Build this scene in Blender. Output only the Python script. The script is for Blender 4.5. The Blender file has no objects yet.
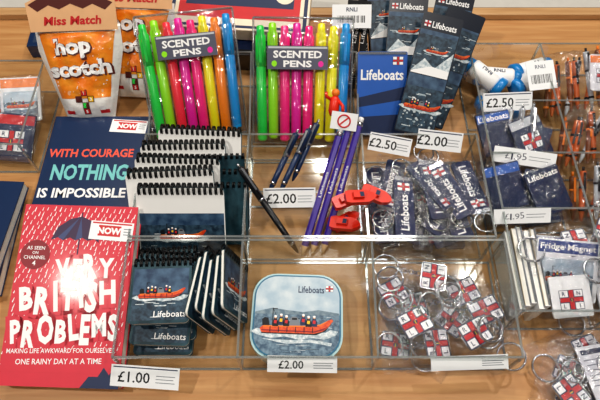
import bpy, math, random
from mathutils import Matrix, Vector, noise
random.seed(7)
C=0.01
scene=bpy.context.scene
col=scene.collection
scene.view_settings.view_transform='Standard'
try: scene.view_settings.look='Medium High Contrast'
except Exception: pass
rad=math.radians

# ---------------------------------------------------------------- materials
def lin(h):
    h=h.lstrip('#'); r=[]
    for i in (0,2,4):
        c=int(h[i:i+2],16)/255
        r.append(c/12.92 if c<=.04045 else ((c+.055)/1.055)**2.4)
    return r
MATS={}
def mat(key,hexc,rough=.5,metal=0,var=.08,scale=70,bump=0,coat=0,bscale=None,hexc2=None,detail=3):
    if key in MATS: return MATS[key]
    m=bpy.data.materials.new(key); m.use_nodes=True
    nt=m.node_tree; N=nt.nodes; L=nt.links
    p=N['Principled BSDF']
    c=lin(hexc)
    tc=N.new('ShaderNodeTexCoord'); nz=N.new('ShaderNodeTexNoise'); nz.inputs['Scale'].default_value=scale
    nz.inputs['Detail'].default_value=detail
    L.new(tc.outputs['Object'],nz.inputs['Vector'])
    mx=N.new('ShaderNodeMix'); mx.data_type='RGBA'
    mx.inputs[6].default_value=[x*(1-var) for x in c]+[1]
    mx.inputs[7].default_value=[min(1,x*(1+var)) for x in c]+[1]
    fac=nz.outputs['Fac']
    if hexc2:
        mx.inputs[6].default_value=c+[1]; mx.inputs[7].default_value=lin(hexc2)+[1]
        mr=N.new('ShaderNodeMapRange'); mr.inputs[1].default_value=.36; mr.inputs[2].default_value=.66
        L.new(fac,mr.inputs[0]); fac=mr.outputs[0]
    L.new(fac,mx.inputs[0]); L.new(mx.outputs[2],p.inputs['Base Color'])
    p.inputs['Roughness'].default_value=rough; p.inputs['Metallic'].default_value=metal
    p.inputs['Coat Weight'].default_value=coat; p.inputs['Coat Roughness'].default_value=.08
    if bump:
        bp=N.new('ShaderNodeBump'); bp.inputs['Strength'].default_value=bump; bp.inputs['Distance'].default_value=.002
        n2=N.new('ShaderNodeTexNoise'); n2.inputs['Scale'].default_value=bscale or scale*3
        L.new(tc.outputs['Object'],n2.inputs['Vector'])
        L.new(n2.outputs['Fac'],bp.inputs['Height']); L.new(bp.outputs['Normal'],p.inputs['Normal'])
        L.new(bp.outputs['Normal'],p.inputs['Coat Normal'])
    MATS[key]=m; return m
def clear(key,tint='ffffff',base=.04,edge=.5,rough=.05,bump=0,bscale=60,white=0.0,dist=.004):
    if key in MATS: return MATS[key]
    m=bpy.data.materials.new(key); m.use_nodes=True
    nt=m.node_tree; N=nt.nodes; L=nt.links
    N.remove(N['Principled BSDF']); out=N['Material Output']
    tr=N.new('ShaderNodeBsdfTransparent'); tr.inputs[0].default_value=lin(tint)+[1]
    gl=N.new('ShaderNodeBsdfGlossy'); gl.inputs['Roughness'].default_value=rough
    lw=N.new('ShaderNodeLayerWeight'); lw.inputs[0].default_value=.35
    mr=N.new('ShaderNodeMapRange'); mr.inputs[3].default_value=base; mr.inputs[4].default_value=edge
    L.new(lw.outputs['Facing'],mr.inputs[0])
    tc=N.new('ShaderNodeTexCoord'); nz=N.new('ShaderNodeTexNoise'); nz.inputs['Scale'].default_value=bscale
    nz.inputs['Detail'].default_value=2
    L.new(tc.outputs['Object'],nz.inputs['Vector'])
    if bump:
        bp=N.new('ShaderNodeBump'); bp.inputs['Strength'].default_value=bump; bp.inputs['Distance'].default_value=dist
        L.new(nz.outputs['Fac'],bp.inputs['Height'])
        L.new(bp.outputs['Normal'],gl.inputs['Normal'])
    ms=N.new('ShaderNodeMixShader'); L.new(mr.outputs[0],ms.inputs[0]); L.new(tr.outputs[0],ms.inputs[1]); L.new(gl.outputs[0],ms.inputs[2])
    last=ms
    if white>0:
        df=N.new('ShaderNodeBsdfDiffuse'); df.inputs[0].default_value=(.8,.8,.8,1)
        m2=N.new('ShaderNodeMixShader'); m2.inputs[0].default_value=white
        L.new(ms.outputs[0],m2.inputs[1]); L.new(df.outputs[0],m2.inputs[2]); last=m2
    L.new(last.outputs[0],out.inputs[0])
    MATS[key]=m; return m
def wood(key,c1,c2,sc=(3,40,40),rough=.42):
    m=bpy.data.materials.new(key); m.use_nodes=True
    nt=m.node_tree; N=nt.nodes; L=nt.links; p=N['Principled BSDF']
    tc=N.new('ShaderNodeTexCoord'); mp=N.new('ShaderNodeMapping'); mp.inputs['Scale'].default_value=sc
    nz=N.new('ShaderNodeTexNoise'); nz.inputs['Scale'].default_value=3; nz.inputs['Detail'].default_value=6; nz.inputs['Distortion'].default_value=.6
    cr=N.new('ShaderNodeValToRGB'); cr.color_ramp.elements[0].color=lin(c1)+[1]; cr.color_ramp.elements[1].color=lin(c2)+[1]
    cr.color_ramp.elements[0].position=.3; cr.color_ramp.elements[1].position=.7
    L.new(tc.outputs['Object'],mp.inputs[0]); L.new(mp.outputs[0],nz.inputs[0]); L.new(nz.outputs['Fac'],cr.inputs[0]); L.new(cr.outputs[0],p.inputs[0])
    p.inputs['Roughness'].default_value=rough
    return m
WOOD=wood('oak_laminate','b5814f','cb9c68')
WOODB=wood('oak_board','b88d60','cfa778')
WHITE=mat('white_card','f1f3f5',.45,var=.03)
PADW=mat('blank_pad_paper','f6f6f4',.55,var=.02)
PAPER=mat('paper_pages','f0efe8',.8,var=.08,scale=200)
RED=mat('red_cover','d62c42',.5,coat=.7)
MAROON=mat('maroon_print','8c1526',.5)
MAROON2=mat('dark_plum_print','3a2148',.5)
REDP=mat('red_print','cc2027',.5)
NAVY=mat('navy_cover','183158',.35,coat=.3)
NAVYP=mat('navy_print','142850',.5)
TEAL=mat('teal_print','7cc9c8',.5)
CORAL=mat('coral_print','f0604a',.5)
BLACK=mat('black_ink','15161a',.5)
INK=mat('pen_ink','2a2f4a',.5)
DARK=mat('dark_plastic','15171d',.3)
GREY=mat('grey_print','7c828b',.5)
LGREY=mat('light_grey_print','c2c8ce',.5)
WPRINT=mat('white_print','f7f7f7',.5,var=.02)
BLUE=mat('mid_blue_print','1e5eb6',.4,coat=.2)
SEA=mat('sea_print','3c5870',.4,scale=240,hexc2='7a94a6',detail=6)
SEAD=mat('dark_sea_print','122638',.4,scale=200,hexc2='3c586c',detail=6)
SKY=mat('pale_sky_print','a9bfce',.4,scale=60,hexc2='cfdae0')
SKYD=mat('dusk_sky_print','203a58',.4,scale=90,hexc2='4a6884')
BEACH=mat('surf_print','9fb2bc',.4,scale=300,hexc2='e6ecee',detail=6)
ORANGE=mat('orange_print','f08022',.4)
TUBE=mat('orange_tube_print','c93a10',.4,scale=250,hexc2='ee6428')
RORANGE=mat('orange_rubber','e22c0c',.4,coat=.25)
YEL=mat('yellow_print','f2c51e',.4)
SKIN=mat('peach_print','f0b58c',.5)
CREAM=mat('cream_print','efe3cb',.5)
PURPLE=mat('purple_lacquer','48339a',.25,coat=.6)
STEEL=mat('steel','d9dbde',.16,metal=1,var=.05)
DTEAL=mat('dark_teal_cover','16323c',.3,coat=.5,scale=60,hexc2='335662')
BROWN=mat('brown_wood','7a4526',.4)
MINT=mat('mint_enamel','b4d6da',.25,coat=.6)
WIRE=mat('black_wire','0c0d10',.35,metal=.2)
AUB=mat('auburn_print','5d241e',.5)
ACR=clear('acrylic_sheet','f9fcfb',.015,.4,.03)
ACRF=clear('acrylic_floor','f4f7f6',.015,.2,.08)
EDGE=clear('acrylic_edge','e4ecea',.26,.9,.06,white=.14)
FILM=clear('poly_film','fdfdff',.075,.4,.12,bump=1,bscale=95,dist=.009)
WALLET=clear('wallet_vinyl','f8f8fc',.07,.4,.08,bump=1,bscale=45,dist=.006)

# ---------------------------------------------------------------- text cache
TC={}
def textmesh(t,bold):
    k=(t,bold)
    if k in TC: return TC[k]
    cu=bpy.data.curves.new('t','FONT'); cu.body=t; cu.size=1; cu.resolution_u=2; cu.offset=bold; cu.fill_mode='FRONT'
    ob=bpy.data.objects.new('t',cu); col.objects.link(ob)
    bpy.context.view_layer.update()
    dg=bpy.context.evaluated_depsgraph_get(); ev=ob.evaluated_get(dg); me=ev.to_mesh()
    vs=[(v.co.x,v.co.y) for v in me.vertices]; fs=[tuple(p.vertices) for p in me.polygons]
    if me.polygons and sum(p.normal.z*p.area for p in me.polygons)<0: fs=[f[::-1] for f in fs]
    ev.to_mesh_clear(); bpy.data.objects.remove(ob); bpy.data.curves.remove(cu)
    x0=min(v[0] for v in vs);x1=max(v[0] for v in vs);y0=min(v[1] for v in vs);y1=max(v[1] for v in vs)
    vs=[(v[0]-(x0+x1)/2,v[1]-(y0+y1)/2) for v in vs]
    TC[k]=(vs,fs,x1-x0,y1-y0); return TC[k]

class B:
    def __init__(s): s.v=[];s.f=[];s.m=[];s.sm=[];s.slots=[];s.M=Matrix();s.W=None
    def mi(s,m):
        if m not in s.slots: s.slots.append(m)
        return s.slots.index(m)
    def add(s,vs,fs,m,sm=False):
        o=len(s.v); i=s.mi(m)
        for p in vs:
            if s.W: p=s.W(p)
            s.v.append(s.M@Vector(p))
        for f in fs: s.f.append(tuple(o+a for a in f)); s.m.append(i); s.sm.append(sm)
    def box(s,x0,x1,y0,y1,z0,z1,m):
        s.add([(x0,y0,z0),(x1,y0,z0),(x1,y1,z0),(x0,y1,z0),(x0,y0,z1),(x1,y0,z1),(x1,y1,z1),(x0,y1,z1)],
          [(0,3,2,1),(4,5,6,7),(0,1,5,4),(1,2,6,5),(2,3,7,6),(3,0,4,7)],m)
    def flat(s,pts,z,m): s.add([(p[0],p[1],z) for p in pts],[tuple(range(len(pts)))],m)
    def rect(s,cx,cy,w,h,z,m,rot=0):
        c,n=math.cos(rad(rot)),math.sin(rad(rot))
        s.flat([(cx+a*w/2*c-b*h/2*n,cy+a*w/2*n+b*h/2*c) for a,b in((-1,-1),(1,-1),(1,1),(-1,1))],z,m)
    def disc(s,cx,cy,r,z,m,n=20,ry=None):
        ry=ry or r
        s.flat([(cx+r*math.cos(2*math.pi*i/n),cy+ry*math.sin(2*math.pi*i/n)) for i in range(n)],z,m)
    def prism(s,pts,z0,z1,m,mt=None,sm=False):
        n=len(pts)
        s.add([(p[0],p[1],z0) for p in pts]+[(p[0],p[1],z1) for p in pts],[(i,(i+1)%n,n+(i+1)%n,n+i) for i in range(n)],m,sm)
        s.flat(pts,z1,mt or m); s.flat(pts[::-1],z0,m)
    def tube(s,path,r,m,n=8,closed=False,sm=True):
        P=[Vector(p) for p in path]; k=len(P); rr=r if isinstance(r,(list,tuple)) else [r]*k
        vs=[];fs=[]; ref=None
        for i in range(k):
            a=P[(i-1)%k] if (i>0 or closed) else P[0]; b=P[(i+1)%k] if (i<k-1 or closed) else P[-1]
            t=(b-a); t=t.normalized() if t.length>1e-9 else Vector((0,0,1))
            if ref is None: ref=t.orthogonal().normalized()
            else:
                q=ref-t*ref.dot(t); ref=q.normalized() if q.length>1e-6 else t.orthogonal().normalized()
            w=t.cross(ref)
            for j in range(n):
                an=2*math.pi*j/n; vs.append(tuple(P[i]+(ref*math.cos(an)+w*math.sin(an))*rr[i]))
        for i in range(k if closed else k-1):
            for j in range(n):
                a=i*n+j;b=i*n+(j+1)%n;c=((i+1)%k)*n+(j+1)%n;d=((i+1)%k)*n+j
                fs.append((a,b,c,d))
        if not closed:
            fs.append(tuple(range(n))[::-1]); fs.append(tuple((k-1)*n+j for j in range(n)))
        s.add(vs,fs,m,sm)
    def ring(s,c,R,r,m,axis='z',n=18,k=6):
        pts=[]
        for i in range(n):
            a=2*math.pi*i/n; u,v=R*math.cos(a),R*math.sin(a)
            o={'z':(u,v,0),'x':(0,u,v),'y':(u,0,v)}[axis]
            pts.append((c[0]+o[0],c[1]+o[1],c[2]+o[2]))
        s.tube(pts,r,m,k,True)
    def text(s,t,cx,cy,h,m,z,w=None,rot=0,bold=0.0,shear=0):
        vs,fs,tw,th=textmesh(t,bold)
        sy=h/th; sx=w/tw if w else sy
        c,n=math.cos(rad(rot)),math.sin(rad(rot)); o=[]
        for x,y in vs:
            X=x*sx+shear*y*sy; Y=y*sy; o.append((cx+X*c-Y*n,cy+X*n+Y*c,z))
        s.add(o,fs,m)
    def hand(s,t,cx,cy,h,m,z,w,rot=0,bold=.04,jit=1.0,grow=0):
        H=textmesh('H',.04)[3]
        ws=[textmesh(c,.04)[2]/H for c in t]; gap=.16
        tot=sum(ws)+gap*(len(t)-1); k=w/tot; x=-w/2
        c,n=math.cos(rad(rot)),math.sin(rad(rot))
        for i,ch in enumerate(t):
            ww=ws[i]*k; X=x+ww/2; Y=(-1)**i*.05*h*jit; hh=h*(1+.1*jit*((i*7)%3-1)); r=rot+jit*[3,-4,2,-2,4,-3,1,-1][i%8]
            if ch=='.': hh=h*.15; Y=-h*.4; r=rot
            s.text(ch,cx+X*c-Y*n,cy+X*n+Y*c,hh+grow,m,z,w=ww*1.05+grow,rot=r,bold=bold); x+=ww+gap*k
    def grid(s,nx,ny,f,m,sm=True,flip=False):
        vs=[f(i/nx,j/ny) for j in range(ny+1) for i in range(nx+1)]
        fs=[]
        for j in range(ny):
            for i in range(nx):
                a=j*(nx+1)+i; q=(a,a+1,a+nx+2,a+nx+1); fs.append(q[::-1] if flip else q)
        s.add(vs,fs,m,sm)
    def build(s,name,pose=None,parent=None,bevel=0):
        me=bpy.data.meshes.new(name)
        me.from_pydata([tuple(v*C) for v in s.v],[],s.f)
        for m in s.slots: me.materials.append(m)
        me.polygons.foreach_set('material_index',s.m); me.polygons.foreach_set('use_smooth',s.sm); me.update()
        ob=bpy.data.objects.new(name,me); col.objects.link(ob)
        if parent: ob.parent=parent
        if pose is not None: ob.matrix_basis=pose
        if bevel:
            bm=ob.modifiers.new('bevel','BEVEL'); bm.width=bevel*C; bm.segments=3; bm.limit_method='ANGLE'; bm.angle_limit=rad(50)
        return ob
def P(x,y,z,tilt=0,yaw=0,spin=0,roll=0):
    return Matrix.Translation((x*C,y*C,z*C))@Matrix.Rotation(rad(yaw),4,'Z')@Matrix.Rotation(rad(tilt),4,'X')@Matrix.Rotation(rad(roll),4,'Y')@Matrix.Rotation(rad(spin),4,'Z')
def meta(o,label,cat,group=None,kind=None):
    o['label']=label; o['category']=cat
    if group: o['group']=group
    if kind: o['kind']=kind
    return o
def empty(name,pose,label,cat,group=None):
    o=bpy.data.objects.new(name,None); o.empty_display_size=.02; col.objects.link(o); o.matrix_basis=pose
    return meta(o,label,cat,group)
def top(b,name,pose,label,cat,group=None,bevel=0): return meta(b.build(name,pose,None,bevel),label,cat,group)
def dup(o,pose,label=None,sc=1):
    n=o.copy(); col.objects.link(n); n.matrix_basis=pose@Matrix.Scale(sc,4) if sc!=1 else pose
    if label: n['label']=label
    for c in o.children:
        k=c.copy(); col.objects.link(k); k.parent=n; k.matrix_parent_inverse=c.matrix_parent_inverse.copy(); k.matrix_basis=c.matrix_basis.copy()
    return n
def rrect(w,h,r,n=5,cx=0,cy=0):
    o=[]
    for (sx,sy,a0) in((1,1,0),(-1,1,90),(-1,-1,180),(1,-1,270)):
        for i in range(n+1):
            a=rad(a0+90*i/n); o.append((cx+(w/2-r)*sx+r*math.cos(a),cy+(h/2-r)*sy+r*math.sin(a)))
    return o
# ---------------------------------------------------------------- artwork
def flag(b,cx,cy,w,h,z,letters=True,rot=0):
    M0=b.M.copy(); b.M=M0@Matrix.Translation((cx,cy,z))@Matrix.Rotation(rad(rot),4,'Z')
    b.rect(0,0,w,h,0,NAVYP); b.rect(0,0,w*.95,h*.94,.01,WPRINT)
    b.rect(0,0,w*.26,h*.94,.02,NAVYP); b.rect(0,0,w*.95,h*.3,.02,NAVYP)
    b.rect(0,0,w*.18,h*.94,.03,REDP); b.rect(0,0,w*.95,h*.2,.03,REDP)
    b.disc(0,0,w*.08,.04,NAVYP,10); b.rect(0,-h*.02,w*.03,h*.16,.05,YEL)
    if letters:
        for t,x,y in(('R',-.31,.31),('N',.31,.31),('L',-.31,-.31),('I',.31,-.31)): b.text(t,x*w,y*h,h*.2,NAVYP,.03,bold=.02)
    b.M=M0
def boat(b,cx,cy,w,z,crew=5):
    u=w/10
    p=lambda L:[(cx+x*u,cy+y*u) for x,y in L]
    sp=[(-6.4,-1.0),(-5.2,-1.5),(-3.4,-1.9),(-1.5,-1.6),(.5,-2.0),(2.4,-1.7),(4.0,-1.9),(5.6,-1.3),(6.0,-.7),(4.9,-.5),(4.2,-.9),(-4.4,-.8),(-5.4,-.5)]
    b.flat(p(sp),z,BEACH)
    b.flat(p([(-4.8,-1.25),(2.9,-1.3),(4.2,-.7),(5.1,.5),(4.4,-.1),(-4.8,-.5)]),z+.006,DARK)
    b.flat(p([(-4.9,-.95),(-4.7,-1.1),(2.6,-1.1),(3.8,-.75),(4.6,-.1),(5.3,.85),(5.1,1.05),(4.5,.85),(3.7,.3),(2.4,.0),(-4.7,-.15),(-5.05,-.5)]),z+.01,TUBE)
    b.flat(p([(-4.6,-.3),(2.3,-.15),(3.6,.15),(4.5,.7),(4.3,.72),(3.5,.28),(2.3,.02),(-4.6,-.1)]),z+.013,ORANGE)
    b.flat(p([(-4.8,-.85),(2.6,-.95),(3.9,-.6),(4.7,.1),(4.2,-.2),(2.6,-.75),(-4.8,-.68)]),z+.0135,MAROON)
    for x in (-3.6,-2.4,-1.2,.0,1.2,2.4): b.rect(cx+x*u,cy-.6*u,.12*u,.8*u,z+.014,DARK)
    b.flat(p([(-4.7,-.1),(-4.8,.8),(-4.4,1.1),(-3.9,1.0),(-3.7,-.1)]),z+.012,DARK)
    b.flat(p([(-.9,-.1),(-.8,1.0),(-.5,1.3),(.1,1.25),(.4,.9),(.7,.0)]),z+.012,GREY); b.rect(cx-.2*u,cy+.95*u,.7*u,.3*u,z+.013,DARK)
    b.rect(cx-3.3*u,cy+1.2*u,.1*u,2.6*u,z+.011,DARK); b.rect(cx-3.0*u,cy+2.4*u,.7*u,.1*u,z+.011,DARK); b.rect(cx-3.0*u,cy+1.8*u,.06*u,1.3*u,z+.011,DARK,rot=25)
    cols=[(-2.9,.0,DARK,REDP),(-2.1,.25,NAVYP,YEL),(-1.35,.05,DARK,REDP),(1.05,.3,NAVYP,REDP),(1.8,.05,DARK,YEL),(2.6,.1,NAVYP,REDP)]
    for x,y,c,j in cols[:crew]:
        b.flat(p([(x-.42,y-.2),(x+.42,y-.2),(x+.42,y+.45),(x+.22,y+.85),(x+.12,y+1.0),(x-.15,y+1.0),(x-.26,y+.85),(x-.42,y+.4)]),z+.016,c)
        b.flat(p([(x-.22,y+.25),(x+.16,y+.2),(x+.22,y+.68),(x-.18,y+.7)]),z+.018,j)
        b.disc(cx+x*u,cy+(y+1.12)*u,.18*u,z+.018,SKIN,8); b.disc(cx+x*u,cy+(y+1.26)*u,.21*u,z+.02,WPRINT,8,.16*u)
def seapic(b,cx,cy,w,h,z,hor=.55,dark=False):
    S,K=(SEAD,SKYD) if dark else (SEA,SKY)
    b.rect(cx,cy,w,h,z,S); b.rect(cx,cy+h*(hor/2),w,h*(1-hor),z+.004,K)
    for i in range(12):
        y=cy-h/2+h*hor*random.random()*.9+.05; b.rect(cx+(random.random()-.5)*w*.8,y,w*random.uniform(.06,.2),h*.014,z+.005,BEACH)
def barcode(b,cx,cy,w,h,z):
    b.rect(cx,cy,w,h,z,WHITE); x=cx-w*.42
    while x<cx+w*.42:
        t=w*random.choice((.012,.02,.03)); b.rect(x,cy+h*.08,t,h*.62,z+.01,BLACK); x+=t+w*random.choice((.02,.03))
def lines(b,cx,cy,w,n,dy,z,m=GREY,h=.09):
    for i in range(n): b.rect(cx-w*.04*(i%2),cy-i*dy,w*(1-.08*(i%2)),h,z,m)

# ---------------------------------------------------------------- setting
b=B(); b.box(-75,75,-34,31,-3,0,WOOD)
cnt=meta(b.build('shop_counter'),'pale oak shop counter holding the stationery display','counter')
b=B(); b.box(-72,72,-31,28,-75,-3.05,WOODB); b.build('counter_base',parent=cnt)
b=B(); b.box(-75,75,31.05,32.6,-3,1.0,WOODB)
top(b,'back_ledge',P(0,0,0),'raised oak ledge along the back of the counter','ledge',bevel=.15)
b=B(); b.box(-75,75,32.7,60,-3,.9,mat('shelf_laminate','c6c3bc',.5))
top(b,'rear_shelf',P(0,0,0),'pale grey shelf behind the oak ledge','shelf')
b=B(); b.box(-200,200,-200,120,-77,-75.05,mat('floor_carpet','4a4642',.9,bump=.5)); o=b.build('floor'); o['kind']='structure'
b=B(); b.box(-200,200,118,120,-75,190,mat('wall_paint','8d867b',.8)); o=b.build('wall_back'); o['kind']='structure'

# ---------------------------------------------------------------- acrylic trays
CD=31.2
def tray(x0,x1,y0,y1,h,divs,cross,label,fh=None):
    b=B(); fh=fh or h; T=.24
    b.add([(x0,y0,.04),(x1,y0,.04),(x1,y1,.04),(x0,y1,.04)],[(0,1,2,3)],ACRF)
    def wall(ax,ay,bx,by,ha,hb):
        b.add([(ax,ay,.06),(bx,by,.06),(bx,by,hb),(ax,ay,ha)],[(0,1,2,3)],ACR)
        dx,dy=bx-ax,by-ay; l=math.hypot(dx,dy); nx,ny=-dy/l*T/2,dx/l*T/2
        for za,zb in((ha,hb),(.06,.06)):
            vs=[]
            for (X,Y,Z) in((ax,ay,za),(bx,by,zb)):
                for sg in(-1,1):
                    for dz in (0,.08): vs.append((X+nx*sg,Y+ny*sg,Z+dz))
            b.add(vs,[(0,1,3,2),(4,6,7,5),(0,4,5,1),(2,3,7,6),(1,5,7,3),(0,2,6,4)],EDGE)
    wall(x0,y0,x1,y0,fh,fh); wall(x0,y1,x1,y1,h,h); wall(x0,y0,x0,y1,fh,h); wall(x1,y0,x1,y1,fh,h)
    for d in divs: wall(d,y0,d,y1,fh,h)
    for (yy,xa,xb,hh) in cross: wall(xa,yy,xb,yy,hh,hh)
    for (X,Y,hh) in [(x0,y0,fh),(x1,y0,fh),(x0,y1,h),(x1,y1,h)]+[(d,y0,fh) for d in divs]+[(d,y1,h) for d in divs]:
        b.box(X-.12,X+.12,Y-.12,Y+.12,.06,hh,EDGE)
    return top(b,'acrylic_tray',P(0,0,0),label,'display tray','clear display trays')
tray(-18,21.4,-20.2,-8.3,6,[-6,7.5],[],'clear acrylic tray of three bays with notepads and keyrings',fh=4.8)
tray(-18,20.6,-7.9,5.4,6,[-6,7.2],[(-1,-6,2,3.6)],'clear acrylic tray holding notebooks, pencils and fabric keyrings')
tray(-18.6,7.2,5.8,18,6.5,[-6.2],[],'clear acrylic tray holding packs of scented pens',fh=3)
tray(21.9,46,-16,20,6,[CD],[(-4.5,21.9,46,6),(2.8,21.9,46,6),(10.5,21.9,46,6)],'large clear acrylic tray divided into eight bays')

# ---------------------------------------------------------------- books
def book(w,h,t,cov,art,pose,label):
    e=empty('book',pose,label,'book')
    b=B(); b.box(-w/2,w/2,0,h,0,.12,cov); b.box(-w/2,w/2,0,h,t-.12,t,cov); b.box(-w/2,-w/2+.12,0,h,.12,t-.12,cov)
    art(b,t+.012); b.build('cover',parent=e)
    b=B(); b.box(-w/2+.13,w/2-.1,.08,h-.08,.13,t-.13,PAPER); b.build('page_block',parent=e)
    return e
def nowtag(b,x,y,z,rot):
    b.M=Matrix.Translation((x,y,z))@Matrix.Rotation(rad(rot),4,'Z')
    b.rect(0,0,4.6,2.0,0,WHITE); b.rect(-.2,.0,2.4,1.15,.01,REDP); b.text('NOW',-.2,0,.75,WPRINT,.02,bold=.05)
    b.rect(0,.8,4.2,.16,.01,REDP); lines(b,1.7,.3,.8,3,.3,.01); b.M=Matrix()
def artred(b,z):
    r=random.Random(3)
    for j in range(32):
        for i in range(19):
            x=-5.85+i*.64+r.uniform(-.16,.16)+(.32 if j%2 else 0); y=2.2+j*.51+r.uniform(-.1,.1)
            if x>5.8 or y>18.2: continue
            k=r.uniform(.8,1.2)
            b.flat([(x-.06*k,y-.2*k),(x+.05*k,y-.22*k),(x+.14*k,y+.22*k),(x+.1*k,y+.24*k)],z,WPRINT)
    D=MAROON2
    b.flat([(-2.8,14.7),(-2.1,15.0),(-1.5,14.7),(-.8,15.0),(-.2,14.7),(.5,15.0),(1.1,14.7),(1.8,14.9),(2.3,14.5),(2.2,15.7),(1.4,16.8),(.2,17.3),(-1.0,17.0),(-2.2,16.1)],z+.01,D)
    BG=mat('blue_grey_print','3d4a78',.5)
    b.flat([(-.2,14.75),(.15,17.2),(.5,15.0)],z+.02,BG); b.flat([(-2.1,15.0),(0,17.2),(-1.5,14.7)],z+.02,BG)
    b.rect(.2,13.9,.14,1.9,z+.01,D); b.rect(.2,17.5,.12,.5,z+.01,D)
    b.disc(-4.2,13.1,1.55,z+.02,MAROON,24)
    b.text('AS SEEN',-4.2,13.8,.38,WPRINT,z+.03,bold=.01); b.text('ON',-4.2,13.3,.3,WPRINT,z+.03,bold=.01)
    b.text('CHANNEL',-4.2,12.8,.38,WPRINT,z+.03,w=2.3,bold=.01); b.text('4',-4.2,12.2,.5,WPRINT,z+.03,bold=.03)
    for t,x,y,w,h in(('VERY',1.2,11.8,6.0,2.4),('BRITISH',-.2,8.8,9.8,2.8),('PROBLEMS',-.1,5.55,10.8,2.7)):
        b.hand(t,x,y,h,RED,z+.015,w,rot=6,bold=.2,grow=.9,jit=1.3)
        b.hand(t,x,y,h,WPRINT,z+.03,w,rot=6,bold=.045,jit=1.3)
    b.rect(0,2.5,11.9,2.3,z+.005,RED)
    b.text('MAKING LIFE AWKWARD FOR OURSELVES,',-.1,3.45,.55,WPRINT,z+.03,w=10.9,rot=2,bold=.01)
    b.text('ONE RAINY DAY AT A TIME',-.2,2.45,.55,WPRINT,z+.03,w=8.6,rot=2,bold=.01)
    b.flat([(2.2,0),(6.05,0),(6.05,1.6),(5.6,2.2),(5.0,1.3),(4.4,2.0),(3.9,1.1),(3.0,1.1)],z+.01,NAVYP)
    nowtag(b,3.5,15.8,z+.04,-3)
book(12.1,18.5,1.7,RED,artred,P(-23.9,-22.0,0.35,tilt=14.5,yaw=-1.8),'red paperback with white lettering resting on a navy book')
def artnavy(b,z):
    b.text('WITH COURAGE',-.6,13.5,1.25,CORAL,z,w=10.4,bold=.03)
    b.text('NOTHING',-.3,10.7,2.3,TEAL,z,w=9.2,bold=.035)
    b.text('IS IMPOSSIBLE',-.7,7.8,1.35,WPRINT,z,w=10.4,bold=.03)
    nowtag(b,3.4,17.6,z+.02,-4)
book(12.4,19.2,2.0,NAVY,artnavy,P(-25.1,-8,.05),'navy hardback with coral, teal and white capital lettering')
book(11,14,1.4,NAVY,lambda b,z:b.rect(0,8,8,.3,z,TEAL),P(-38.4,-12.5,.05,yaw=2),'plain navy hardback lying beside another navy book')
book(11,14,1.4,NAVY,lambda b,z:b.rect(0,9,7,.3,z,CORAL),P(-38.7,-12.9,1.5,yaw=-3),'navy hardback stacked on a matching book')

# ---------------------------------------------------------------- spiral notepads
def binding(w,t,n,r,y,m,th=.085):
    b=B(); z=t/2
    for i in range(n):
        x=-w/2*.93+w*.93*i/(n-1)
        b.ring((x,y,z),r,th,m,'x',12,5)
        b.ring((x+.17,y,z),r,th,m,'x',12,5)
    return b
def notepad(w,h,t,pose,label,coverart,group,whiteside,n=15):
    e=empty('spiral_notepad',pose,label,'notepad',group)
    b=B(); b.prism(rrect(w,h-.3,.5,4,0,(h-.3)/2),0,.08,DTEAL); b.build('back_cover',parent=e)
    b=B(); b.prism(rrect(w*.97,h-.45,.5,4,0,(h-.3)/2),.09,t-.09,PAPER); b.build('page_block',parent=e)
    b=B(); b.prism(rrect(w,h-.3,.5,4,0,(h-.3)/2),t-.08,t,DTEAL if not whiteside else PADW); coverart(b,t+.01); b.build('front_cover',parent=e)
    binding(w,t,n,t*.62+.1,h-.4,WIRE).build('wire_binding',parent=e)
    return e
def bigart(full):
    def f(b,z):
        if full:
            seapic(b,0,2.9,9.3,5.4,z,.75,True); boat(b,0,3.2,5,z+.02,3)
    return f
tops=[(-12.9,-2.2,.9),(-14.0,-.1,.85),(-13.8,1.7,.75),(-13.1,3.5,.8),(-11.7,5.4,.75)]
for i,(x,y,t) in enumerate(tops):
    L=8.6+.2*(i%2)+(.4 if i==4 else 0)
    notepad(9.5,L,t,P(x,y-L*math.cos(rad(47)),.9,tilt=47,yaw=[0,3,-2,1,-3][i]),
      'spiral notepad with blank pages up, leaning in a row',bigart(i==0),'large spiral notepads',True,16)
L=8.6
pd=notepad(7.4,L-1.2,.3,P(-9.6,-.4-L*math.cos(rad(47)),.9,tilt=47,yaw=0),'dark teal spiral notepad leaning between white ones',lambda b,z:None,'dark spiral notepads',False,12)
dup(pd,P(-9.5,1.35-L*math.cos(rad(47)),.9,tilt=47)); dup(pd,P(-9.9,3.05-L*math.cos(rad(47)),1.4,tilt=47,yaw=1))
def smallart(b,z):
    seapic(b,0,3.0,5.6,5.4,z,.5,True); boat(b,.1,3.1,4.6,z+.02,5); b.text('Lifeboats',1.1,.9,.65,WPRINT,z+.05,bold=.01)
small=notepad(6.1,6.8,.72,P(-14.2,-19.0,.3),'small spiral notepad with lifeboat photo cover in a pile',smallart,'small spiral notepads in a pile',False,11)
for i,(dx,y,z,ya) in enumerate([(0.3,-17.7,1.15,3),(-.2,-18.4,1.95,-2),(.25,-14.9,2.75,4),(-.3,-15.8,3.55,-4),(.1,-16.9,4.35,2)]):
    dup(small,P(-14.1+dx,y,z,tilt=3,yaw=ya))
for i,(x,y,ya) in enumerate([(-10.4,-16.6,-8),(-9.5,-16.0,-5),(-8.7,-16.9,-3),(-7.8,-16.4,-1),(-6.9,-15.7,3)]):
    n=dup(small,P(x,y,3.3,roll=72,yaw=ya)@Matrix.Diagonal((1,1,.55,1)),'thin spiral notepad standing on its side beside a pile'); n['group']='small spiral notepads standing on edge'

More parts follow.
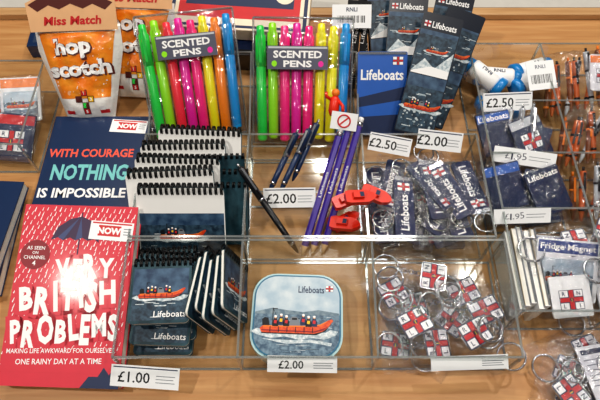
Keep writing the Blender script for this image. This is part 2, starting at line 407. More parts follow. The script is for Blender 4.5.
# ---------------------------------------------------------------- tin
e=empty('storage_tin',P(-.3,-15.5,.1,tilt=0,yaw=-2),'rounded square mint tin printed with an orange lifeboat','tin')
b=B(); b.prism(rrect(9.1,8.8,2.4,7),0,1.7,MINT,sm=False); b.build('tin_body',parent=e,bevel=.1)
b=B(); b.prism(rrect(9.4,9.1,2.5,7),1.75,3.0,MINT)
b.prism(rrect(9.0,8.7,2.35,7),3.0,3.12,mat('teal_enamel','2f6f8f',.3,coat=.5))
pts=rrect(8.7,8.4,2.2,7)
b.flat(pts,3.13,SKY)
b.flat([(4.35,.1)]+[(-4.35,.1)]+[p for p in pts if p[1]<.1 and p[0]<0]+[p for p in pts if p[1]<.1 and p[0]>=0],3.135,SEA)
b.flat([(-4.35,.05),(4.35,.05),(4.3,.3),(2.2,.6),(.6,.35),(-1,.5),(-2.6,.7),(-4.3,.25)],3.14,mat('headland_print','5f7788',.5,scale=200,hexc2='8a9ca6'))
rr=random.Random(5)
for i in range(60):
    y=rr.uniform(-3.9,-.1); lim=4.0 if y>-2 else 4.0-(abs(y)-2)*.9
    b.rect(rr.uniform(-lim+.6,lim-.6),y,rr.uniform(.3,1.2),.045,3.142,rr.choice((BEACH,SEAD,SEAD)))
b.flat([(-3.6,-2.5),(-1,-3.0),(1.5,-2.8),(3.5,-3.1),(3.6,-2.8),(1.4,-2.5),(-1,-2.6)],3.143,BEACH)
boat(b,-.1,-1.1,7.2,3.15,6)
b.text('Lifeboats',1.4,2.8,.75,NAVYP,3.15,w=2.7,bold=.01); flag(b,3.3,2.95,.8,.65,3.15,False)
b.build('lid',parent=e)

# ---------------------------------------------------------------- highlighter packs
HL={'pink':'ff2a88','green':'28d850','yellow':'f8f020','orange':'ff8c1c','blue':'1e9ce4','lime':'9cec24','magenta':'ee2aa6','red':'fa3848'}
PEN={}
def highlighter(c):
    m=mat('fluorescent_'+c,HL[c],.3,coat=.5,var=.05)
    e=empty('highlighter_pen',P(0,0,0),'fluorescent %s scented pen tucked in a clear wallet'%('green' if c=='lime' else c),'pen','scented pens in wallets')
    b=B(); b.tube([(0,0,.75),(0,.15,.75),(0,.3,.75),(0,8.2,.75),(0,8.4,.75)],[.35,.52,.62,.62,.45],m,14); b.build('barrel',parent=e)
    b=B(); b.tube([(0,8.3,.75),(0,8.35,.75),(0,11.6,.75),(0,11.7,.75),(0,12.6,.75),(0,12.7,.75)],[.45,.67,.65,.5,.45,.28],m,14)
    b.box(-.15,.15,8.7,12.2,1.42,1.52,m); b.box(-.15,.15,11.8,12.2,.95,1.46,m); b.build('cap',parent=e)
    return e
used=set()
def pack(cx,y,z,tilt,yaw,cols,sp,label,w,ly=0,lx=0,sc=1.1,fan=.8):
    pose=P(cx,y,z,tilt=tilt,yaw=yaw)@Matrix.Diagonal((1,sc,1,1))
    e=empty('pen_wallet',pose,label,'pen set')
    b=B(); b.box(-w/2,w/2,-.3,13.6,-.08,-.02,WALLET); b.build('back_sheet',parent=e)
    b=B()
    def f(u,v):
        x=-w/2+w*u; yy=-.3+12.6*v; s=min(1,(1-abs(2*u-1))*5)
        return (x,yy,1.8*math.sqrt(max(0,s))*min(1,v*8+.1)+.14*noise.noise((x*.8,yy*.8,3)))
    b.grid(30,26,f,WALLET)
    for a,c in(((-w/2,-.3,0),(-w/2,13.6,0)),((w/2,-.3,0),(w/2,13.6,0)),((-w/2,-.3,0),(w/2,-.3,0)),((-w/2,13.6,0),(w/2,13.6,0))): b.tube([a,c],.13,EDGE,6)
    b.build('front_pocket',parent=e)
    b=B(); gm=mat('slate_label','585a6c',.4,coat=.3); y0=8.7+ly; b.M=Matrix.Translation((lx,0,0))
    b.box(-w*.3,w*.3,y0,y0+2.5,1.95,2.0,gm); b.rect(0,y0+2.32,w*.58,.2,2.01,LGREY); b.text('SCENTED',0,y0+1.6,.8,WPRINT,2.02,w=w*.48,bold=.035); b.text('PENS',0,y0+.6,.72,WPRINT,2.02,w=w*.28,bold=.035)
    b.disc(-w*.23,y0+.6,.33,2.01,MATS['fluorescent_'+cols[1]],12); b.disc(w*.23,y0+.6,.33,2.01,MATS['fluorescent_'+cols[3]],12)
    b.build('printed_label',parent=e)
    n=len(cols)
    for i,c in enumerate(cols):
        k=i-(n-1)/2
        pz=pose@Matrix.Translation((k*sp*C,(.3 if i%2 else 0)*C,0))@Matrix.Rotation(rad(-k*fan),4,'Z')
        if c not in used: PEN[c].matrix_basis=pz; used.add(c)
        else: dup(PEN[c],pz)
for c in ('pink','green','yellow','orange','blue','lime','magenta','red'): PEN[c]=highlighter(c)
pack(-12.7,9.1,1.0,44,8,['green','lime','red','magenta','pink','yellow','orange','blue'],1.36,'clear wallet of fluorescent scented pens with slate label',11.9,fan=.35)
pack(.2,8.2,.9,42,-1,['green','lime','pink','magenta','pink','yellow','yellow','blue'],1.4,'clear wallet of bright scented pens with slate label',12.2,ly=-.7,lx=-.6,fan=.35)

# ---------------------------------------------------------------- crinkled film
def film(b,w,h,t,seed,n=28,m=None):
    def f(u,v):
        x=(u-.5)*w; y=(v-.5)*h
        e=max(0,(1-abs(2*u-1)**4)*(1-abs(2*v-1)**4))
        return (x,y,t*e+.5*e*noise.noise((x*.7+seed,y*.7,seed))+.4*e*noise.noise((x*2+seed,y*2,seed)))
    b.grid(n,n,f,m or FILM)
# ---------------------------------------------------------------- hop scotch bags
def hopbag(pose,label):
    e=empty('gift_bag',pose,label,'toy packet','hopscotch chalk bags')
    H=12.0
    def hw(y): return 2.9+2.3*min(1,y/9.0)
    def zf(x,y):
        a=abs(x)/hw(y); return max(0,1-a**4)*max(0,1-abs(2*y/H-1)**6)*(1.5+.35*noise.noise((x*.6,y*.6,1))+.12*noise.noise((x*2,y*2,1)))
    BW=mat('glossy_white_bag','f2f1ee',.3,coat=.8,bump=.5,bscale=120)
    b=B()
    b.grid(28,28,lambda u,v:((2*u-1)*hw(v*H),v*H,zf((2*u-1)*hw(v*H),v*H)+.02),BW)
    b.grid(20,20,lambda u,v:((2*u-1)*hw(v*H),v*H,-.35*zf((2*u-1)*hw(v*H),v*H)),BW,flip=True)
    b.W=lambda p:(p[0],p[1],zf(p[0],p[1])+p[2])
    OR=mat('apricot_print','ee7a08',.35,coat=.7,scale=50,hexc2='f59c28',bump=.5,bscale=120)
    b.grid(28,28,lambda u,v:((2*u-1)*(3.1+1.6*v)*.98,3.2+7.9*v,.05),OR)
    for t,cx,cy,hh,w in(('hop',-.5,9.3,2.5,4.4),('scotch',.0,6.9,1.9,7.4)):
        b.text(t,cx+.08,cy-.08,hh+.25,AUB,.11,w=w+.3,rot=3,bold=.07)
        b.text(t,cx,cy,hh,WPRINT,.17,w=w,rot=3,bold=.045)
    lines(b,0,5.3,6.2,2,.45,.1,WPRINT,.14)
    for i,(x,y) in enumerate([(0,3.9),(-.75,3.1),(.75,3.1),(0,2.3),(0,1.5)]):
        b.rect(x,y,.8,.8,.1,AUB); b.rect(x,y,.62,.62,.11,[REDP,BLUE,YEL,MATS['fluorescent_green'],REDP][i]); b.text(str(i+1),x,y,.4,WPRINT,.12,bold=.03)
    for sx in(-1,1):
        b.flat([(sx*2.0-.35,4.2),(sx*2.0-.25,1.6),(sx*2.0+.25,1.6),(sx*2.0+.35,4.2)],.1,SKIN); b.rect(sx*2.0,1.9,.6,.55,.11,WPRINT); b.rect(sx*2.15,1.4,1.05,.5,.12,REDP)
    b.build('bag',parent=e)
    b=B(); b.prism([(-5.2,11.3),(5.2,11.3),(5.3,14.6),(2.6,15.8),(-2.6,15.8),(-5.3,14.6)],1.15,1.25,mat('blush_card','eab98a',.5))
    b.flat([(-5,14.4),(-2.6,15.6),(2.6,15.6),(5,14.4),(4.0,13.6),(2.6,14.3),(1.4,13.8),(0,14.4),(-1.4,13.8),(-2.6,14.3),(-4.0,13.6)],1.27,AUB)
    b.text('Miss Match',0,12.5,1.0,REDP,1.28,w=6.8,bold=.03,shear=.2)
    b.build('header_card',parent=e)
    return e
h=hopbag(P(-26.9,11.2,1.1,tilt=50,yaw=3),'orange and white hopscotch chalk bag with header card')
dup(h,P(-21.4,15.2,1.1,tilt=50,yaw=-3),'orange and white hopscotch chalk bag tucked behind another')

# ---------------------------------------------------------------- boxes and packets along the ledge
b=B(); b.box(-9.5,9.5,0,9,0,2.4,CREAM); b.rect(0,4.5,18.4,8.4,2.41,NAVYP); b.rect(0,4.5,17.4,7.6,2.42,CREAM)
b.rect(0,3.6,16.4,3.8,2.43,REDP); b.rect(0,4.4,14.6,1.6,2.44,NAVYP); b.rect(0,6.9,16.4,1.0,2.43,NAVYP); b.disc(-6,5.6,1.3,2.45,CREAM); b.disc(6,5.6,1.3,2.45,CREAM)
top(b,'game_box',P(-8.4,23.4,3.4,tilt=14,yaw=-5),'flat cream game box with red and navy bands','box',bevel=.1)
b=B(); b.box(-9.5,9.5,0,9,0,3.0,DARK); b.rect(0,4.5,17,7,3.02,NAVYP); b.rect(-4,4,6,.6,3.03,LGREY)
top(b,'gift_box',P(-8.6,21.0,.05,yaw=-4),'low dark gift box under the game box','box',bevel=.1)
b=B(); b.box(-8.5,8.5,0,7,0,2.2,NAVY); b.rect(0,3.5,15.5,5.6,2.21,mat('slate_print','33435e',.4)); b.rect(0,2,13,.4,2.22,TEAL)
top(b,'gift_box',P(-29.5,23.6,.1,yaw=2),'flat navy gift box behind chalk bags','box',bevel=.1)
e=empty('leaflet_pouch',P(10.2,9.0,1.2,tilt=42,yaw=0),'blue pouch with white lettering and small lifeboat flag','pouch')
b=B(); b.prism(rrect(6.1,10.2,.25,3,0,5.1),0,.5,BLUE)
b.flat([(-3,4.6),(3,6.0),(3,.2),(-3,.2)],.505,NAVYP); b.flat([(-3,3.4),(3,4.4),(3,2.6),(-3,2.2)],.51,BLUE)
b.text('Lifeboats',0,7.4,1.3,WPRINT,.52,w=5.3,bold=.025); flag(b,1.9,9.1,1.3,1.0,.52,False)
b.build('pouch_body',parent=e,bevel=.06)
b=B(); b.box(-2.9,2.9,9.85,10.15,.52,.6,EDGE); b.build('zip_seal',parent=e)
def bookmark(pose,label,k):
    b=B(); w,hh=4.9,14.5
    b.prism(rrect(w,hh,.2,2,0,hh/2),0,.12,mat('midnight_card','101a2c',.3,coat=.4))
    seapic(b,0,3.7,4.7,7.0,.13,.8,True); boat(b,.1,3.6,4.4,.15,5)
    r=random.Random(k)
    if k%2:
        seapic(b,0,9.9,4.7,5.2,.13,.95,True); boat(b,.3,9.3,3.8,.15,3)
        for i in range(20): b.disc(r.uniform(-2.1,2.1),r.uniform(7.4,8.8),r.uniform(.04,.14),.17,BEACH,7)
    else:
        seapic(b,0,9.9,4.7,5.2,.13,.9,True); b.flat([(-2.3,7.6),(-1,9.2),(.4,8.2),(2.3,10.4),(2.3,7.4)],.15,BEACH); b.flat([(-2.3,7.5),(0,8.4),(2.3,8.2),(2.3,7.3),(-2.3,7.3)],.155,WPRINT)
        boat(b,.2,10.3,2.6,.16,2)
    for i in range(34): b.disc(r.uniform(-2.1,2.1),r.uniform(.6,3.0),r.uniform(.04,.17),.17,BEACH,7)
    if k!=1: b.text('Lifeboats',.4,13.2,.75,WPRINT,.14,w=3.0,bold=.02); flag(b,-1.7,13.2,.8,.7,.14,False)
    top(b,'bookmark',pose,label,'bookmark','lifeboat photo bookmarks')
bookmark(P(13.0,12.4,1.4,tilt=40,spin=-3),'navy photo bookmark with orange lifeboats leaning upright',0)
bookmark(P(15.9,10.4,1.6,tilt=42,spin=-19),'navy photo bookmark with orange lifeboats fanned out',1)
bookmark(P(14.0,7.8,2.8,tilt=40,spin=-13),'navy photo bookmark at the front of the fan',2)
bookmark(P(17.4,13.8,1.0,tilt=42,spin=-10),'navy photo bookmark at the back of the fan',3)
bookmark(P(12.4,16.0,1.0,tilt=42,spin=6),'navy photo bookmark standing behind the others',4)
STRAP=mat('navy_webbing','182652',.6,bump=.3,bscale=400)
BSTRAP=mat('black_webbing','121318',.7,bump=.3,bscale=400)
def lanyard(pose,label):
    b=B()
    for k,x in enumerate((-1.0,0,1.0)):
        b.box(x-.45,x+.45,0,11,.08*k,.08*k+.12,BSTRAP)
        for j in range(2): b.text('Lifeboats',x,2.7+5.3*j,.5,WPRINT,.08*k+.14,w=4.2,rot=83)
    b.box(-1.5,1.5,10,11.2,.4,.52,BSTRAP)
    top(b,'lanyard',pose,label,'lanyard','dark lanyards')
lanyard(P(6.9,16.6,1.2,tilt=45,spin=-4),'dark folded lanyard with white lettering leaning back')
lanyard(P(10.0,18.3,1.2,tilt=45,spin=5),'dark folded lanyard tucked behind the pouch')
b=B(); b.box(-2.5,2.5,0,2.9,0,.06,WHITE); barcode(b,0,1.0,4.2,1.4,.07); b.text('RNLI',0,2.3,.5,NAVYP,.08,bold=.02)
top(b,'barcode_tag',P(6.6,20.9,7.8,tilt=40),'white barcode tag on the dark lanyards','tag')
b=B(); b.tube([(0,0,0),(0,.6,0),(0,2.0,0),(0,2.4,0)],[.4,.65,.6,.3],RORANGE,12); b.tube([(0,2.3,0),(0,2.6,0),(0,3.0,0),(0,3.2,0)],[.25,.5,.45,.2],ORANGE,12)
b.tube([(.4,1.9,.2),(1.0,1.3,.5),(1.1,.7,.8)],.2,RORANGE,8); b.tube([(-.4,1.9,.2),(-1.0,2.2,.5),(-1.1,2.7,.7)],.2,RORANGE,8)
top(b,'pencil_topper',P(3.9,7.6,6.6,tilt=40,yaw=-8),'orange rubber pencil topper beside scented pens','pencil topper')

# ---------------------------------------------------------------- price tickets
def ticket(txt,w,h,pose,label,sub=True,ink=False):
    b=B(); b.box(-w/2,w/2,0,h,0,.05,WHITE)
    if txt and ink: b.hand(txt,-.14*w,h*.5,h*.42,INK,.06,w*.34,rot=3,bold=-.01,jit=1.0); lines(b,w*.24,h*.6,w*.34,2,h*.2,.06,GREY,.06)
    elif txt: b.text(txt,-w*.16,h*.46,h*.5,BLACK,.06,bold=.01)
    if sub: lines(b,w*.3,h*.58,w*.28,3,h*.15,.06,GREY,.07)
    if not ink: b.rect(0,h*.9,w*.94,h*.05,.06,NAVYP)
    top(b,'price_ticket',pose,label,'price label','price tickets')
ticket('£1.00',6.8,2.1,P(-15.3,-22.5,2.1,tilt=25,yaw=-4),'white price ticket reading one pound on tray front')
ticket('£2.00',6.8,1.6,P(.2,-21.3,3.4,tilt=28,yaw=-1),'white price ticket for two pounds beside the tin')
ticket('',7.6,1.4,P(16.6,-21.0,3.2,tilt=28,yaw=2),'white price ticket beside the flag keyrings')
ticket('£2.00',6.0,2.3,P(-1.2,-2.5,2.6,tilt=38,yaw=1),'white price ticket for two pounds in the pen bay')
ticket('£2.50',4.9,2.1,P(10.3,3.5,4.9,tilt=40,yaw=-13),'white price ticket for two pounds fifty over fabric keyrings')
ticket('£2.00',5.2,2.3,P(16.2,3.9,4.9,tilt=42,yaw=-8),'white price ticket for two pounds over fabric keyrings')
ticket('£2.50',6.0,2.2,P(25.2,9.4,5.4,tilt=40,yaw=3),'white price ticket for two pounds fifty above packets')
ticket('£1.95',7.0,1.8,P(25.6,1.6,5.2,tilt=38,yaw=-10),'white handwritten price ticket over navy packets',False,True)
ticket('£1.95',6.2,1.6,P(24.0,-5.9,5.2,tilt=38,yaw=2),'white handwritten price ticket over notepads and magnets',False,True)

# ---------------------------------------------------------------- pencils and pens
def stick(p0,p1,fn,name,label,cat,group=None):
    a,bb=Vector(p0),Vector(p1); d=(bb-a); L=d.length
    R=d.to_track_quat('Y','Z').to_matrix().to_4x4()
    return fn(L,Matrix.Translation(a*C)@R,name,label,cat,group)
def pencil(L,pose,name,label,cat,group):
    e=empty(name,pose,label,cat,group)
    b=B(); b.tube([(0,1.2,0),(0,L-1.1,0)],.4,PURPLE,6,sm=False); b.text('Lifeboats',0,L*.55,.3,WPRINT,.41,w=3,rot=90); b.build('shaft',parent=e)
    b=B(); b.tube([(0,0,0),(0,.35,0),(0,1.2,0)],[.03,.12,.39],mat('cut_wood','d8b184',.6),8); b.build('sharpened_tip',parent=e)
    b=B(); b.tube([(0,L-1.1,0),(0,L-.6,0)],.38,STEEL,10); b.tube([(0,L-.6,0),(0,L-.1,0),(0,L,0)],[.34,.34,.2],WPRINT,10); b.build('eraser_end',parent=e)
    return e
for a,c in [((.2,-7.6,.4),(4.8,5.5,7.2)),((1.3,-7.5,.4),(5.9,6.2,7.5)),((2.5,-7.4,.4),(7.1,6.5,7.8))]:
    stick(a,c,pencil,'pencil','purple lacquered pencil with white lettering leaning in the bay','pencil','purple pencils')
def pen(body,trim):
    def f(L,pose,name,label,cat,group):
        e=empty(name,pose,label,cat,group)
        b=B(); b.tube([(0,0,0),(0,.2,0),(0,1.2,0),(0,L*.6,0)],[.08,.16,.34,.36],body,12); b.tube([(0,1.2,0),(0,1.5,0)],.37,trim,12); b.build('barrel',parent=e)
        b=B(); b.tube([(0,L*.6,0),(0,L-.6,0),(0,L-.5,0)],[.4,.38,.3],body,12); b.tube([(0,L-.5,0),(0,L,0)],.15,trim,10); b.tube([(0,L*.6,0),(0,L*.6+.25,0)],.42,trim,12); b.build('upper_barrel',parent=e)
        b=B(); b.box(-.12,.12,L-3.5,L-.7,.46,.55,trim); b.box(-.12,.12,L-1,L-.7,.25,.46,trim); b.build('pocket_clip',parent=e)
        return e
    return f
PN=pen(NAVY,STEEL); PD=pen(DARK,STEEL)
stick((-2.4,-.2,2.0),(1.3,5.8,7.2),PN,'ballpoint_pen','navy ballpoint pen with steel clip leaning on the tray rim','pen','ballpoint pens')
stick((-3.7,-.2,2.0),(-.2,5.2,7.2),PN,'ballpoint_pen','navy ballpoint pen with steel clip beside its twin','pen','ballpoint pens')
stick((-.9,1.2,2.4),(2.2,6.6,7.3),PN,'ballpoint_pen','navy ballpoint pen at the end of the trio','pen','ballpoint pens')
stick((-.2,-7.3,.6),(-6.9,.2,7.6),PD,'ballpoint_pen','dark ballpoint pen resting diagonally over the divider','pen','ballpoint pens')
def eraser(pose):
    e=empty('novelty_eraser',pose,'orange red rubber lifeboat eraser lying among pencils','eraser','boat erasers')
    b=B(); b.prism([(-2.3,-.9),(-1.6,-1.1),(1.2,-1.05),(2.1,-.6),(2.6,0),(2.1,.6),(1.2,1.05),(-1.6,1.1),(-2.3,.9)],0,.9,RORANGE)
    b.build('hull',parent=e,bevel=.35)
    b=B(); b.box(-1.2,.5,-.5,.5,.92,1.45,RORANGE); b.box(-.2,.42,-.4,.4,1.46,1.5,NAVYP); b.build('cabin',parent=e,bevel=.2)
    return e
er=eraser(P(5.3,-2.2,3.6,yaw=24)@Matrix.Scale(.72,4))
for (x,y,z,ya,rl) in [(5.1,-4.7,2.4,-12,-10),(5.3,-3.6,1.1,30,0),(6.4,-3.5,6.3,8,10),(8.3,-2.6,5.3,-20,10),(4.8,-3.4,.2,5,0)]:
    dup(er,P(x,y,z,yaw=ya,roll=rl),sc=.72)
b=B(); b.box(-1.5,1.5,0,2,0,.05,WHITE); b.ring((0,1,.07),.7,.09,REDP,'z'); b.rect(0,1,1.2,.18,.08,REDP,45)
top(b,'warning_tag',P(4.9,5.0,7.4,tilt=42,yaw=-10),'small white tag with a red prohibition ring over pencils','tag')

# ---------------------------------------------------------------- keyrings
def fob(pose,label,idx=0):
    e=empty('fabric_keyring',pose,label,'keyring','navy fabric keyrings')
    b=B(); b.prism(rrect(2.3,7.0,.3,3,0,3.5),0,.32,STRAP); b.text('Lifeboats',0,2.9,.95,WPRINT,.34,w=4.4,rot=90,bold=.02); flag(b,0,6.1,1.5,1.0,.34,False); b.build('woven_strap',parent=e)
    b=B(); b.box(-1,1,6.9,7.4,-.02,.36,STEEL); b.ring((0,8.6,.2),1.2,.1,STEEL,'z',20); b.ring((0,7.6,.2),.35,.07,STEEL,'x',10); b.build('split_ring',parent=e)
    b=B(); b.M=Matrix.Translation((0,4.0,.02)); film(b,4.8,9.4,1.0,idx*3.1+1); b.build('poly_bag',parent=e)
    return e
f0=fob(P(10.4,-6.6,.3,spin=12),'navy woven keyring with white lettering in a clear bag')
F=[(14.0,-7.0,.4,-10,0),(17.8,-6.8,.5,6,5),(12.4,-6.4,1.3,-24,-6),(16.4,-7.0,1.5,20,6),(9.6,-6.8,2.0,4,-8),(14.6,-5.6,2.4,-36,4),(18.4,-6.6,2.4,14,-10),(15.8,-4.4,3.2,8,8),
   (9.0,3.4,1.6,184,0),(11.6,3.6,2.7,164,6),(14.2,4.0,1.4,192,-5),(17.0,3.8,2.2,170,8),(19.0,3.2,3.2,190,-6),(11.6,-6.6,3.2,-2,10),(18.6,-4.4,3.8,24,-8),(13.2,2.6,3.8,214,8)]
for (x,y,z,sp,rl) in F: dup(f0,P(x,y,z,tilt=5 if abs(sp)<90 else -4,spin=sp,roll=rl))
def flagkey(pose,k=0):
    e=empty('flag_keyring',pose,'steel keyring with lifeboat flag fob in clear film','keyring','flag keyrings')
    b=B(); b.prism(rrect(3.1,2.7,.3,3),0,.25,STEEL); flag(b,0,0,2.9,2.5,.26); b.build('enamel_fob',parent=e)
    b=B()
    for i in range(6): b.ring((0,1.6+i*.4,.25),.27,.06,STEEL,'x' if i%2 else 'z',10,5)
    b.build('chain',parent=e)
    b=B(); b.ring((0,5.2,.25),1.35,.11,STEEL,'z',24); b.ring((0,5.2,.42),1.35,.09,STEEL,'z',24); b.build('split_ring',parent=e)
    b=B(); b.M=Matrix.Translation((0,1.8,.05)); film(b,5.6,8.8,1.1,9+k); b.build('poly_bag',parent=e)
    return e
k0=flagkey(P(14.4,-10.9,2.2,spin=78))
K=[(17.8,-17.2,2.6,28,8),(11.8,-16.2,3.0,25,-10),(10.0,-12.4,1.4,-150,14),(17.8,-12.2,1.0,200,-16),(14.2,-17.8,.8,95,10),(19.6,-14.6,1.8,-160,-18),(10.0,-17.8,.2,-10,0),
   (12.4,-13.6,.3,-80,0),(16.2,-15.2,.4,140,0)]
for (x,y,z,sp,rl) in K: dup(k0,P(x,y,z,tilt=3,spin=sp,roll=rl))
for (x,y,z) in ((12.6,-18.2,1.6),(15.6,-13.4,3.4),(19.2,-17.0,3.4),(9.4,-14.6,3.0),(13.4,-14.6,3.6)):
    b=B(); b.ring((0,0,0),1.3,.12,STEEL,'z',24); b.ring((0,0,.18),1.3,.1,STEEL,'z',24)
    top(b,'split_ring',P(x,y,z,tilt=14,roll=10),'loose steel split ring among flag keyrings','key ring','steel split rings')

# ---------------------------------------------------------------- right hand trays
BT=mat('sky_plastic','1a84cc',.3,coat=.4)
def roll_(pose,label):
    e=empty('torch',pose,label,'torch','small torches')
    b=B(); b.tube([(0,0,0),(0,.2,0),(0,3.6,0),(0,3.8,0)],[1.0,1.15,1.15,1.0],WPRINT,20); b.text('RNLI',0,1.9,.5,NAVYP,1.17,rot=90,bold=.02); b.build('barrel',parent=e)
    b=B(); b.tube([(0,-1.1,0),(0,-.9,0),(0,-.1,0),(0,0,0)],[1.1,1.35,1.3,1.0],BT,20); b.build('lamp_head',parent=e)
    b=B(); b.tube([(0,3.8,0),(0,4.6,0),(0,4.8,0)],[1.0,.9,.6],BT,20); b.build('end_cap',parent=e)
    return e
r0=roll_(P(25.0,14.6,4.2,tilt=12,yaw=50),'white torch with sky blue ends in the top bay')
for q in [(28.2,14.6,4.0,10,-60),(26.2,17.0,1.7,0,60),(28.8,17.4,3.4,0,-70),(24.4,13.2,1.6,0,-10),(27.6,12.6,1.5,0,70),(23.6,16.2,4.2,4,-100)]:
    dup(r0,P(q[0],q[1],q[2],tilt=q[3],yaw=q[4]))
b=B(); b.box(-1.8,1.8,0,3.6,0,.08,WHITE); barcode(b,0,1.2,3.2,1.8,.09); b.text('RNLI',0,2.9,.45,NAVYP,.1)
top(b,'barcode_tag',P(30.2,12.6,5.6,tilt=25,yaw=8),'white barcode card on the torches','tag')
def pkt(w,h,name,pose,label,header,body,txt=None,fl=False,pic=False,group=None,seed=0):
    e=empty(name,pose,label,'packet',group)
    b=B(); b.prism(rrect(w,h,.2,2,0,h/2),0,.25,body)
    if pic: seapic(b,0,h*.38,w*.86,h*.6,.26,.6); boat(b,0,h*.38,w*.7,.28,4)
    if header: b.rect(0,h*.87,w*.96,h*.2,.27,header)
    if txt: b.text(txt,0,h*.86,h*.13,WPRINT,.29,w=w*.9,bold=.02)
    if fl: flag(b,0,h*.42,w*.6,w*.48,.28)
    b.build('card_insert',parent=e)
    b=B(); b.M=Matrix.Translation((0,h/2,.05)); film(b,w*1.14,h*1.12,.85,seed); b.build('poly_bag',parent=e)
    return e
NB=mat('royal_blue_print','1c3f8c',.4)
pkt(6.4,6.4,'magnet_packet',P(27.8,-13.6,2.4,tilt=28,yaw=-6),'fridge magnet packet with navy header in clear film',NB,WHITE,'Fridge Magnet',pic=True,group='fridge magnet packets',seed=2)
pkt(4.2,4.2,'magnet_packet',P(28.0,-15.7,3.2,tilt=20,yaw=5),'small fridge magnet packet showing a lifeboat flag',None,WHITE,None,fl=True,group='fridge magnet packets',seed=5)
pkt(6,6.6,'magnet_packet',P(28.0,-11.9,.3,tilt=5,yaw=-4),'fridge magnet packet at the bottom of the bay',NB,WHITE,'Fridge Magnet',pic=True,group='fridge magnet packets',seed=7)
pkt(6.0,5.6,'magnet_packet',P(35.0,-14.6,1.2,tilt=14,yaw=8),'flag magnet packet in the outer bay',REDP,WHITE,None,fl=True,group='fridge magnet packets',seed=8)
pkt(6.0,6.0,'magnet_packet',P(35.0,-11.4,2.6,tilt=20,yaw=-8),'picture magnet packet in the outer bay',NB,WHITE,None,pic=True,group='fridge magnet packets',seed=11)
for i in range(5):
    b=B(); b.box(-.22,.22,0,8.6,0,4.0+.2*(i%2),PAPER); b.box(-.28,-.23,0,8.6,0,4.3,[WHITE,CREAM,LGREY][i%3]); b.box(.23,.28,0,8.6,0,4.3,GREY); b.box(-.28,.28,-.08,-.01,0,4.3,WHITE)
    top(b,'memo_pad',P(22.5+i*.66,-15+.3*(i%3),.1,yaw=[2,-1,1,0,-2][i]*.3,tilt=2),'slim white memo pad standing on its long edge','notepad','memo pads on edge')
for i,(x,y,z,t,ya) in enumerate([(24.4,-3.9,.8,22,4),(26.6,-3.6,2.4,26,-18),(28.4,-3.8,.8,20,10),(24.8,3.4,.8,24,6),(26.8,3.4,2.4,26,-20),(28.5,3.4,.8,22,5),(23.9,-3.2,3.6,24,15),(28.9,-3.6,3.4,24,22),(28.6,4.0,3.2,24,24),(24.2,4.4,3.4,24,14)]):
    pkt(4.3,5.2,'badge_packet',P(x,y,z,tilt=t,yaw=ya),'navy lifeboat badge card in clear film',[BLUE,None,LGREY][i%3],NAVYP,'Lifeboats' if i%2 else None,fl=(i%4==0),group='navy badge packets',seed=20+i)
GP=pen(mat('silver_plastic','a9adb5',.25,metal=.6),STEEL); BP=pen(BROWN,ORANGE); OP=pen(mat('burnt_orange_plastic','d0662c',.4),DARK); WP=pen(LGREY,DARK)
for i in range(4):
    stick((22.9+i*1.6,4.0,1.6+.5*i),(24.4+i*1.3,9.9,5.6+.2*i),GP,'ballpoint_pen','silver ballpoint pen standing in a small bay','pen','silver pens in the bay')
rr=random.Random(11)
for row,(y0,y1) in enumerate([(11.4,18.8),(3.7,10.0),(-3.7,2.3)]):
    for i in range(9):
        x=31.9+i*.75; dx=rr.uniform(-.6,3.0)
        xb=min(max(x+dx,31.8),40)
        stick((x,y0+rr.uniform(0,.6),1.0+.3*i),(xb,y1-rr.uniform(0,1.0),4.0+.35*i),[BP,OP,OP,WP][i%4],'ballpoint_pen','brown and orange pen lying loosely in the outer bay','pen','brown and orange pens')
    pkt(3.8,4.6,'badge_packet',P(37.6,y0+.7,5.8,tilt=24,yaw=rr.uniform(-30,30)),'small badge card in crinkled film over pens',[ORANGE,BLUE,REDP][row],[WHITE,NAVYP][row%2],None,fl=True,group='badge packets over pens',seed=70+row)
    b=B(); b.M=Matrix.Translation((36.0,(y0+y1)/2,5.4)); film(b,9.2,y1-y0-.2,2.4,31+row); top(b,'poly_bag',P(0,0,0),'crinkled clear bag over brown and orange pens','plastic bag')
for (x,y,z,sp) in [(29.6,-8.0,4.6,100),(33.4,-6.8,4.6,150),(34.4,-8.4,3.6,-5)]:
    dup(k0,P(x,y,z,spin=sp),'steel keyring with flag fob resting over magnet packets')
e=empty('bagged_keyring_card',P(30.2,-23.6,1.6,yaw=10),'white printed card in a clear bag lying on the counter','packet')
b=B(); b.box(-1.2,1.9,0,5.4,0,.15,WHITE); lines(b,.35,4.0,2.4,6,.5,.16,GREY,.1); b.rect(.35,4.8,2.4,.5,.16,NAVYP); b.build('card_insert',parent=e)
b=B(); b.ring((-2.4,3.2,.3),1.1,.1,STEEL); b.build('split_ring',parent=e)
b=B(); b.M=Matrix.Translation((0,2.8,.05)); film(b,8,7.4,.9,44); b.build('poly_bag',parent=e)
for (x,y,z,sp) in [(27.6,-20.6,.3,150),(31.6,-20.0,.2,30),(34.4,-19.0,1.0,-80),(26.8,-22.8,1.3,-60),(29.8,-18.6,.9,110)]:
    dup(k0,P(x,y,z,spin=sp),'steel keyring with flag fob lying on the counter')
pkt(4.6,5.6,'badge_packet',P(27.6,-25.0,.1,tilt=0,yaw=-14),'navy lifeboat badge card lying on the counter',BLUE,NAVYP,'Lifeboats',fl=False,group='navy badge packets',seed=61)
pkt(5.6,6.0,'magnet_packet',P(-39.5,9.5,1.2,tilt=30,yaw=10),'small picture packet in clear film with yellow header',YEL,WHITE,None,pic=True,group='picture packets',seed=51)
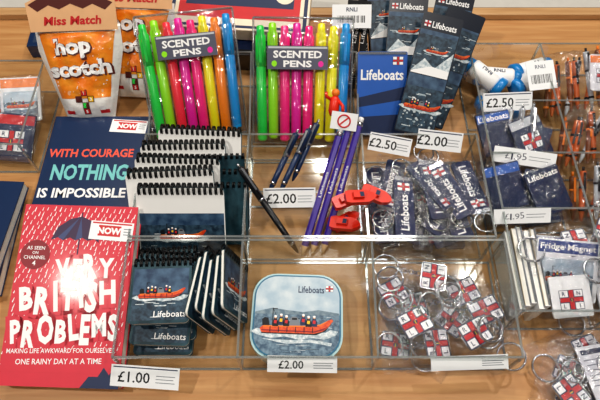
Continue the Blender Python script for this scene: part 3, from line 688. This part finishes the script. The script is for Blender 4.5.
pkt(5.6,6.0,'magnet_packet',P(-36.4,5.3,.6,tilt=25,yaw=-6),'small flag packet in clear film with red header',REDP,NAVYP,None,fl=True,group='picture packets',seed=53)
pkt(5.0,5.6,'magnet_packet',P(-35.4,10.4,2.0,tilt=30,yaw=4),'small packet with orange header in clear film',ORANGE,WHITE,None,pic=True,group='picture packets',seed=55)
tray(-46,-32.6,4.0,17,6,[],[],'clear acrylic tray holding picture packets')

# ---------------------------------------------------------------- lights
w=bpy.data.worlds.new('shop'); scene.world=w; w.use_nodes=True
bg=w.node_tree.nodes['Background']; bg.inputs[0].default_value=(.95,.95,1,1); bg.inputs[1].default_value=.1
def area(loc,size,en,colr,look=(0,0,0)):
    l=bpy.data.lights.new('ceiling_panel','AREA'); l.size=size; l.energy=en; l.color=colr
    o=bpy.data.objects.new('ceiling_light_panel',l); col.objects.link(o); o.location=loc
    o.rotation_euler=(Vector(look)-Vector(loc)).to_track_quat('-Z','Y').to_euler()
    meta(o,'diffuse ceiling light panel above the counter','ceiling light')
def spot(loc,en,r,look=(0,0,0)):
    l=bpy.data.lights.new('spotlight','SPOT'); l.energy=en; l.shadow_soft_size=r; l.spot_size=rad(80); l.spot_blend=.6; l.color=(1,.93,.83)
    o=bpy.data.objects.new('ceiling_or_added_spot',l); col.objects.link(o); o.location=loc
    o.rotation_euler=(Vector(look)-Vector(loc)).to_track_quat('-Z','Y').to_euler()
    meta(o,'ceiling or added downlight above the counter','ceiling light')
area((.3,.9,1.9),.5,7,(1,.96,.92))
spot((-.84,-.31,1.52),32,.03); spot((.7,.55,1.6),25,.025); spot((-.5,.8,1.7),15,.025)
spot((.25,-.75,1.8),26,.03); spot((.9,-.3,1.7),14,.025); spot((.1,1.1,1.6),12,.025)  # unseen spots: first added to brighten leaning fronts, other two added for glints

cam=bpy.data.cameras.new('cam'); cam.lens=33.6; cam.sensor_width=36; cam.clip_start=.01
co=bpy.data.objects.new('camera',cam); col.objects.link(co); co.location=(0,-.34,.589)
co.rotation_euler=(rad(30),0,0); scene.camera=co
